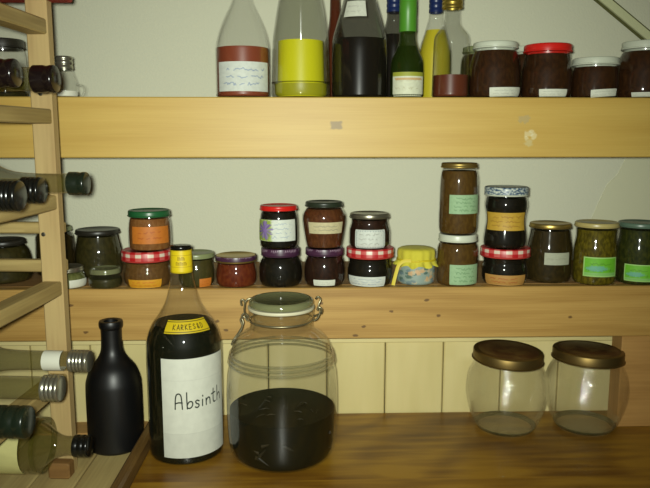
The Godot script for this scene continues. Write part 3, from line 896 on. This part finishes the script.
	part("body", lathe(body([[0.0305, 0.0004], [0.0335, 0.003], [0.0340, 0.010], [0.0341, 0.045], [0.0339, 0.077], [0.0325, 0.090], [0.0272, 0.104], [0.0182, 0.116], [0.0137, 0.126], [0.0126, 0.140], [0.0127, 0.153]], 6), 48), M.ceramic, t)
	part("lip", lathe(PackedVector2Array([Vector2(0.0127, 0.1530), Vector2(0.0140, 0.1545), Vector2(0.0146, 0.1570), Vector2(0.0146, 0.1610), Vector2(0.0138, 0.1632), Vector2(0.0118, 0.1638), Vector2(0.0088, 0.1625), Vector2(0.0084, 0.1370), Vector2(0.0, 0.1360)]), 40), M.ceramic, t)

func build_top_shelf() -> void:
	var g := "bottles on the upper shelf"
	var y := 1.2755
	var p := body([[0.0305, 0.0004], [0.0333, 0.003], [0.0335, 0.010], [0.0335, 0.052], [0.0328, 0.063], [0.0290, 0.079], [0.0225, 0.095], [0.0150, 0.110], [0.0112, 0.121], [0.0105, 0.135], [0.0105, 0.170], [0.0118, 0.172], [0.0118, 0.180]], 4)
	var t := make_bottle("liquor_bottle", "clear bottle with pink red liquor and white label, first on upper shelf", Vector3(-0.0750, y, -0.8950), p, "clear", "rose", 0.0600, g)
	part("label", wrapped(p, -0.92, 1.18, 0.0067, 0.0415), M.label_blue, t)
	part("cork", lathe(PackedVector2Array([Vector2(0, 0.160), Vector2(0.0095, 0.160), Vector2(0.0100, 0.195), Vector2(0.009, 0.197), Vector2(0, 0.197)]), 24), M.cork, t)
	p = body([[0.0335, 0.0004], [0.0364, 0.003], [0.0369, 0.008], [0.0360, 0.035], [0.0352, 0.060], [0.0340, 0.078], [0.0272, 0.118], [0.0190, 0.150], [0.0130, 0.172], [0.0120, 0.190], [0.0120, 0.215]], 4)
	t = make_bottle("liquor_bottle", "wide cone shaped bottle with glowing yellow liquor on upper shelf", Vector3(-0.0029, y, -0.8985), p, "grey_olive", "yellow", 0.0690, g, 0.84)
	part("bottom_liquid", lathe(PackedVector2Array([Vector2(0, 0.0024), Vector2(0.0310, 0.0026), Vector2(0.0325, 0.006), Vector2(0.0325, 0.0172), Vector2(0, 0.0172)]), 44), M.yellow_deep, t)
	part("refraction_ring", lathe(PackedVector2Array([Vector2(0.0330, 0.0180), Vector2(0.0368, 0.0180), Vector2(0.0368, 0.0192), Vector2(0.0330, 0.0192)]), 44), M.dark_glass, t)  # dark ring added to imitate the refraction line above the bottle base
	part("cork", lathe(PackedVector2Array([Vector2(0, 0.198), Vector2(0.0105, 0.198), Vector2(0.0112, 0.228), Vector2(0.010, 0.230), Vector2(0, 0.230)]), 24), M.cork, t)
	p = body([[0.0315, 0.0004], [0.0343, 0.003], [0.0347, 0.008], [0.0347, 0.050], [0.0343, 0.065], [0.0328, 0.076], [0.0265, 0.098], [0.0210, 0.116], [0.0155, 0.138], [0.0125, 0.160], [0.0120, 0.205]], 4)
	t = make_bottle("liquor_bottle", "large dark bottle with a small white label high on its shoulder", Vector3(0.0705, y, -0.8975), p, "smoke", "wine", 0.0712, g)
	part("label", wrapped(p, -0.86, 0.22, 0.0955, 0.1145), M.label_plain, t)
	part("cork", lathe(PackedVector2Array([Vector2(0, 0.190), Vector2(0.0105, 0.190), Vector2(0.0110, 0.216), Vector2(0, 0.216)]), 24), M.cork, t)
	p = body([[0.0155, 0.0004], [0.0178, 0.003], [0.0178, 0.050], [0.0165, 0.070], [0.0105, 0.092], [0.0078, 0.110], [0.0070, 0.135], [0.0070, 0.160]], 4)
	t = make_bottle("liquor_bottle", "slim red brown bottle behind the yellow and the large dark bottle", Vector3(0.0436, y, -0.9810), p, "brown_glass", "redwine", 0.12, g)
	part("cap", lathe(ribbed_cap(0.0085, 0.016, 2), 24), M.cap_wine, t, Vector3(0, 0.150, 0))
	p = body([[0.0150, 0.0004], [0.0174, 0.003], [0.0174, 0.060], [0.0160, 0.078], [0.0115, 0.098], [0.0098, 0.106], [0.0095, 0.118]], 4)
	t = make_bottle("liquor_bottle", "dark bottle with blue cap behind the green sleeved bottle", Vector3(0.1198, y, -0.9510), p, "smoke", "wine", 0.085, g)
	part("cap", lathe(ribbed_cap(0.0102, 0.018, 2), 28), M.cap_blue, t, Vector3(0, 0.1130, 0), "blue cap")
	p = body([[0.0180, 0.0004], [0.0203, 0.003], [0.0205, 0.008], [0.0205, 0.034], [0.0192, 0.046], [0.0150, 0.056], [0.0114, 0.066], [0.0103, 0.076], [0.0100, 0.118]], 4)
	t = make_bottle("wine_bottle", "small dark green wine bottle with bright green neck sleeve", Vector3(0.1285, y, -0.8850), p, "green_glass", "tincture", 0.062, g)
	part("label", wrapped(p, -1.10, 1.02, 0.0012, 0.0300), M.label_wine, t)
	part("neck_sleeve", lathe(PackedVector2Array([Vector2(0.0104, 0.0790), Vector2(0.0108, 0.0793), Vector2(0.0106, 0.1000), Vector2(0.0109, 0.1010), Vector2(0.0106, 0.1190), Vector2(0.0100, 0.1205), Vector2(0, 0.1205)]), 32), M.sleeve_green, t, Vector3.ZERO, "bright green plastic sleeve")
	p = body([[0.0190, 0.0004], [0.0213, 0.003], [0.0213, 0.052], [0.0195, 0.070], [0.0135, 0.090], [0.0093, 0.106], [0.0085, 0.120]], 4)
	t = make_bottle("liquor_bottle", "bottle with lemon yellow liquor and blue cap behind gold capped bottle", Vector3(0.1739, y, -0.9460), p, "clear", "lemon", 0.090, g)
	part("cap", lathe(ribbed_cap(0.0092, 0.018, 2), 28), M.cap_blue, t, Vector3(0, 0.1120, 0), "blue cap")
	p = body([[0.0205, 0.0004], [0.0228, 0.003], [0.0230, 0.008], [0.0224, 0.040], [0.0218, 0.066], [0.0200, 0.076], [0.0130, 0.085], [0.0096, 0.092], [0.0092, 0.112]], 4)
	t = make_bottle("liquor_bottle", "clear bottle with gold cap and a little red liquor", Vector3(0.1834, y, -0.8880), p, "bottle_clear", "redwine", 0.0275, g)
	part("cap", lathe(ribbed_cap(0.0126, 0.018, 3), 32), M.cap_gold, t, Vector3(0, 0.1075, 0), "gold screw cap")
	# small clear jug with a loop handle
	p = body([[0.0130, 0.0004], [0.0147, 0.002], [0.0148, 0.010], [0.0135, 0.020], [0.0108, 0.028], [0.0096, 0.033], [0.0096, 0.040]], 4)
	t = thing("glass_jug", "small clear glass jug with silver cap and loop handle by the rack", "jug", Vector3(-0.2915, y, -0.8860))
	part("glass", lathe(p, 36), M.clear, t)
	part("cap", lathe(ribbed_cap(0.0106, 0.0155, 2), 32), M.cap_silver, t, Vector3(0, 0.0335, 0), "silver cap")
	part("label", wrapped(p, -0.9, 1.5, 0.001, 0.0075), M.label_white, t)
	part("handle", tube(smooth3([Vector3(0.0145, 0.0015, 0.002), Vector3(0.0215, 0.0020, 0.004), Vector3(0.0245, 0.0075, 0.004), Vector3(0.0225, 0.0135, 0.003), Vector3(0.0140, 0.0155, 0.001)], 5), 0.0016), M.clear, t)
	for d in TOP_JARS: make_jar(d)

func build_middle_shelf() -> void:
	for d in MID_JARS:
		make_jar(d)
	# jar under a yellow cloth
	var t := thing("jam_jar", "small jar covered with yellow cloth tied with a yellow ribbon", "jar", Vector3(0.1457, 1.0400, -0.8930), 0.0, "jars on the middle shelf")
	var p := jar_body("straight", 0.0242, 0.0215, 0.034, 0.042)
	part("glass", lathe(p, 40), M.glass, t)
	part("contents", lathe(inset(p, 0.0013, 0.032), 40), M.pickle, t)
	part("label", wrapped(p, -1.5, 1.7, 0.0006, 0.0260), M.label_flowered, t, Vector3.ZERO, "flowered paper label")
	part("lid", lathe(lid_profile(0.0225, 0.009), 40), M.lid_gold, t, Vector3(0, 0.0345, 0))
	part("cloth_cover", cloth(), M.cloth, t, Vector3.ZERO, "gathered yellow cloth")
	var band := []
	for k in 33:
		var a := TAU * k / 32.0
		band.append(Vector3(sin(a) * 0.0246, 0.0315 + 0.0004 * sin(a * 5), cos(a) * 0.0246))
	var rb := part("ribbon", tube(band, 0.0012), M.ribbon, t, Vector3.ZERO, "yellow ribbon")
	part("ribbon_tail", strip_mesh(smooth3([Vector3(-0.0100, 0.0325, 0.0236), Vector3(-0.0180, 0.0320, 0.0205), Vector3(-0.0250, 0.0265, 0.0195), Vector3(-0.0285, 0.0170, 0.0215), Vector3(-0.0315, 0.0060, 0.0230), Vector3(-0.0325, 0.0010, 0.0235)], 5), 0.0022), M.ribbon, rb)

# flat band of cloth that follows the points
func strip_mesh(pts: Array, half: float) -> ArrayMesh:
	var v := PackedVector3Array(); var n := PackedVector3Array(); var uv := PackedVector2Array(); var ix := PackedInt32Array()
	for k in pts.size():
		var d: Vector3 = (pts[mini(k + 1, pts.size() - 1)] - pts[maxi(k - 1, 0)]).normalized()
		var s := d.cross(Vector3(0, 0, 1)).normalized() * half
		for e in [-1.0, 1.0]:
			v.append(pts[k] + s * e); n.append(Vector3(0.1 * e, 0.1, 1).normalized()); uv.append(Vector2(e, k))
	for k in pts.size() - 1:
		var a := k * 2
		ix.append_array([a, a + 2, a + 3, a, a + 3, a + 1])
	return arrays_mesh(v, n, uv, ix)

func cloth() -> ArrayMesh:
	var rows := [[0.0, 0.0462, 0.0, 0.0], [0.0120, 0.0464, 0.0, 0.0], [0.0210, 0.0458, 0.0002, 0.0], [0.0238, 0.0440, 0.0004, 0.0], [0.0246, 0.0400, 0.0005, 0.0], [0.0242, 0.0345, 0.0006, 0.0], [0.0240, 0.0318, 0.0006, 0.0], [0.0250, 0.0290, 0.0010, 0.0004], [0.0268, 0.0262, 0.0018, 0.0010], [0.0280, 0.0240, 0.0024, 0.0016]]
	var st := SurfaceTool.new()
	st.begin(Mesh.PRIMITIVE_TRIANGLES)
	var segs := 96
	for r in rows:
		for j in segs:
			var a := TAU * j / segs
			var w := sin(a * 13.0 + 0.7 * sin(a * 3.0))
			var rad: float = r[0] + r[2] * w
			st.set_uv(Vector2(float(j) / segs, r[1] * 20.0))
			st.add_vertex(Vector3(sin(a) * rad, r[1] + r[3] * sin(a * 9.0 + 1.0), cos(a) * rad))
	for k in rows.size() - 1:
		for j in segs:
			var a := k * segs + j; var b := k * segs + (j + 1) % segs
			var c := a + segs; var d := b + segs
			for q in [a, b, d, a, d, c]: st.add_index(q)
	st.generate_normals()
	return st.commit()

const TOP_JARS := [
	{"n": "jam_jar", "l": "dark preserve jar with white lid beside the gold capped bottle", "g": "jars on the upper shelf", "v": [0.2387, 1.2753, -0.8898, 0.0318, 0.0274, 0.0675, 0.0076], "w": [-0.4196, 1.0277, 0.001, 0.0121], "k": "shoulder", "c": "berry", "lid": "lid_white", "t": "label_plain", "lean": 0.001},
	{"n": "jam_jar", "l": "dark preserve jar with a bright red lid on the upper shelf", "g": "jars on the upper shelf", "v": [0.3045, 1.2753, -0.8892, 0.0312, 0.0293, 0.0651, 0.0093], "w": [-0.5846, 0.5648, 0.001, 0.0099], "k": "shoulder", "c": "berry", "lid": "lid_red", "t": "label_plain"},
	{"n": "jam_jar", "l": "shortest white lidded jar on the upper shelf, after the red lidded one", "g": "jars on the upper shelf", "v": [0.3649, 1.2753, -0.8868, 0.0288, 0.0281, 0.0488, 0.0088], "w": [-0.5212, 0.664, 0.001, 0.01], "k": "straight", "c": "berry", "lid": "lid_white", "t": "label_plain", "lean": 0.002},
	{"n": "jam_jar", "l": "dark preserve jar with white lid at the right end of the upper shelf", "g": "jars on the upper shelf", "v": [0.4294, 1.2753, -0.8926, 0.0346, 0.0283, 0.0697, 0.0094], "w": [-0.8206, 0.0857, 0.001, 0.0065], "k": "shoulder", "c": "berry", "lid": "lid_white", "t": "label_plain"},
	{"n": "jam_jar", "l": "jar mostly hidden behind gold capped bottle and first white lidded jar", "g": "jars on the upper shelf", "v": [0.2382, 1.2753, -0.9599, 0.0269, 0.0242, 0.0707, 0.0076], "w": null, "k": "straight", "c": "berry", "lid": "lid_pale"},
	{"n": "jam_jar", "l": "jar peeking out behind the red lidded jar on the upper shelf", "g": "jars on the upper shelf", "v": [0.3031, 1.2753, -0.9599, 0.0269, 0.0242, 0.071, 0.0076], "w": null, "k": "straight", "c": "berry", "lid": "lid_white"},
	{"n": "glass_jar", "l": "clear jar with dark lid on the upper shelf behind the wine rack", "g": "jars on the upper shelf", "v": [-0.372, 1.2753, -0.9053, 0.0273, 0.026, 0.0709, 0.0105], "w": null, "k": "straight", "c": "olive", "fill": 0.45, "lid": "lid_black"},
]

const MID_JARS := [
	{"n": "pickle_jar", "l": "olive pickle jar with black lid seen through the rack slats", "g": "jars on the middle shelf", "v": [-0.3973, 1.0399, -0.9237, 0.0357, 0.0291, 0.0547, 0.006], "w": null, "k": "shoulder", "c": "olive", "lid": "lid_black"},
	{"n": "jam_jar", "l": "brown jar with pale green lid mostly hidden by the rack upright", "g": "jars on the middle shelf", "v": [-0.343, 1.0399, -0.9642, 0.0262, 0.0234, 0.0665, 0.006], "w": null, "k": "straight", "c": "darkbrown", "lid": "lid_pale"},
	{"n": "pickle_jar", "l": "low pickle jar with white label right beside the rack upright", "g": "jars on the middle shelf", "v": [-0.3017, 1.0399, -0.8822, 0.0242, 0.021, 0.0261, 0.006], "w": [0.435, 1.5744, 0.001, 0.0114], "k": "squat", "c": "pickle", "lid": "lid_silver", "t": "label_white"},
	{"n": "pickle_jar", "l": "dark olive jar with black lid behind a tiny glass jar", "g": "jars on the middle shelf", "v": [-0.2814, 1.0399, -0.9552, 0.0322, 0.0294, 0.0638, 0.006], "w": null, "k": "shoulder", "c": "olive", "lid": "lid_black"},
	{"n": "glass_jar", "l": "tiny clear glass jar standing in front of a dark olive jar", "g": "jars on the middle shelf", "v": [-0.2519, 1.0399, -0.879, 0.021, 0.0191, 0.0241, 0.006], "w": null, "k": "squat", "c": "olive", "fill": 0.7, "lid": "lid_glass", "glass": "clear"},
	{"n": "jam_jar", "l": "squat orange jam jar with red checked lid, under the green lidded jar", "g": "jars on the middle shelf", "v": [-0.2011, 1.0399, -0.8895, 0.0305, 0.0315, 0.0462, 0.013], "w": [-0.6378, 0.8015, 0.001, 0.0118], "k": "squat", "c": "toffee", "lid": "lid_check", "rim": "rim_check", "rimtop": true, "t": "label_amber"},
	{"n": "jam_jar", "l": "orange jam jar with green lid and orange label", "g": "jars on the middle shelf", "v": [-0.1962, 1.0867, -0.8895, 0.027, 0.0264, 0.0498, 0.0076], "w": [-0.6719, 1.1848, 0.0097, 0.031], "k": "straight", "c": "orange", "lid": "lid_green", "t": "label_orange"},
	{"n": "jam_jar", "l": "small jar with pale green lid behind the yellow capped bottle", "g": "jars on the middle shelf", "v": [-0.1378, 1.0399, -0.8857, 0.0237, 0.0231, 0.0427, 0.006], "w": [0.2899, 1.0127, 0.001, 0.0121], "k": "squat", "c": "moss", "lid": "lid_pale", "t": "label_orange"},
	{"n": "jam_jar", "l": "red brown jam jar with purple rimmed gold lid, nothing stacked on it", "g": "jars on the middle shelf", "v": [-0.087, 1.0399, -0.8849, 0.0269, 0.026, 0.0394, 0.0078], "w": null, "k": "squat", "c": "redbrown", "lid": "lid_gold", "rim": "rim_purple"},
	{"n": "jam_jar", "l": "black jam jar with purple lid, under the red lidded jar", "g": "jars on the middle shelf", "v": [-0.0302, 1.0399, -0.8866, 0.0286, 0.0245, 0.0485, 0.0101], "w": null, "k": "squat", "c": "black", "lid": "lid_purple", "rim": "rim_purple"},
	{"n": "jam_jar", "l": "black jam jar with red lid and a purple flower on its label", "g": "jars on the middle shelf", "v": [-0.0321, 1.089, -0.8866, 0.0248, 0.0239, 0.0535, 0.006], "w": [-1.2859, 0.9985, 0.01, 0.0369], "k": "straight", "c": "black", "lid": "lid_red", "t": "label_flower"},
	{"n": "jam_jar", "l": "dark jam jar with purple lid and small white label, under a brown jar", "g": "jars on the middle shelf", "v": [0.0262, 1.0399, -0.885, 0.027, 0.0241, 0.0484, 0.0089], "w": [-0.5698, 0.494, 0.0029, 0.0106], "k": "squat", "c": "plum", "lid": "lid_purple", "rim": "rim_purple", "t": "label_plain"},
	{"n": "jam_jar", "l": "brown jam jar with dark green lid and narrow cream label", "g": "jars on the middle shelf", "v": [0.0256, 1.0889, -0.885, 0.0278, 0.0239, 0.0581, 0.006], "w": [-0.7878, 0.9425, 0.0199, 0.0342], "k": "taper", "c": "brown", "lid": "lid_darkgreen", "t": "label_cream"},
	{"n": "jam_jar", "l": "dark jam jar with red checked lid, under the silver lidded jar", "g": "jars on the middle shelf", "v": [0.0851, 1.0399, -0.8884, 0.0298, 0.0304, 0.048, 0.012], "w": [-1.1769, 0.6149, 0.0011, 0.0139], "k": "squat", "c": "black", "lid": "lid_check", "rim": "rim_check", "rimtop": true, "t": "label_blue"},
	{"n": "jam_jar", "l": "dark jam jar with silver lid and scalloped white label", "g": "jars on the middle shelf", "v": [0.0839, 1.0885, -0.8884, 0.0263, 0.0254, 0.0435, 0.006], "w": [-0.8131, 0.7338, 0.001, 0.0244], "k": "shoulder", "c": "plum", "lid": "lid_silver", "t": "label_scallop"},
	{"n": "jam_jar", "l": "brown jar with white lid and pale green label, under the tallest jar", "g": "jars on the middle shelf", "v": [0.1976, 1.0399, -0.8848, 0.0268, 0.0245, 0.0654, 0.0089], "w": [-0.5485, 0.975, 0.0031, 0.0288], "k": "straight", "c": "honey", "lid": "lid_white", "t": "label_mint"},
	{"n": "jam_jar", "l": "tall honey brown jar with gold lid on top of another jar", "g": "jars on the middle shelf", "v": [0.1971, 1.1059, -0.8848, 0.0248, 0.0229, 0.0895, 0.0062], "w": [-0.6702, 1.1029, 0.0269, 0.0506], "k": "straight", "c": "honey", "lid": "lid_gold", "t": "label_mint"},
	{"n": "jam_jar", "l": "dark jar with red checked lid, under the jar with flowered lid", "g": "jars on the middle shelf", "v": [0.2612, 1.0399, -0.8896, 0.03, 0.0316, 0.0471, 0.0115], "w": [-1.1844, 0.7346, 0.001, 0.0146], "k": "squat", "c": "black", "lid": "lid_check", "rim": "rim_check", "rimtop": true, "t": "label_tan"},
	{"n": "jam_jar", "l": "dark jar with blue flowered lid and yellow label", "g": "jars on the middle shelf", "v": [0.2598, 1.0876, -0.8896, 0.0276, 0.0273, 0.0772, 0.011], "w": [-1.3203, 0.8519, 0.0233, 0.046], "k": "waist", "c": "black", "lid": "lid_white", "rim": "rim_flower", "rimtop": true, "t": "label_yellow"},
	{"n": "jam_jar", "l": "dark brown jar with gold lid and plain grey white label", "g": "jars on the middle shelf", "v": [0.324, 1.0399, -0.9037, 0.0297, 0.0267, 0.0766, 0.006], "w": [-0.523, 0.6211, 0.025, 0.0407], "k": "shoulder", "c": "darkbrown", "lid": "lid_gold", "t": "label_grey"},
	{"n": "pickle_jar", "l": "olive green jar with cream gold lid and bright green label", "g": "jars on the middle shelf", "v": [0.3782, 1.0399, -0.8859, 0.0279, 0.0274, 0.0798, 0.006], "w": [-0.8872, 0.6803, 0.0123, 0.0374], "k": "shoulder", "c": "green", "lid": "lid_cream", "t": "label_green"},
	{"n": "pickle_jar", "l": "dark green jar with ribbed teal lid at the end of the shelf", "g": "jars on the middle shelf", "v": [0.4365, 1.0399, -0.8872, 0.0292, 0.0279, 0.0793, 0.006], "w": [-1.0198, 0.2143, 0.0054, 0.0274], "k": "shoulder", "c": "darkgreen", "lid": "lid_teal", "t": "label_green"},
]
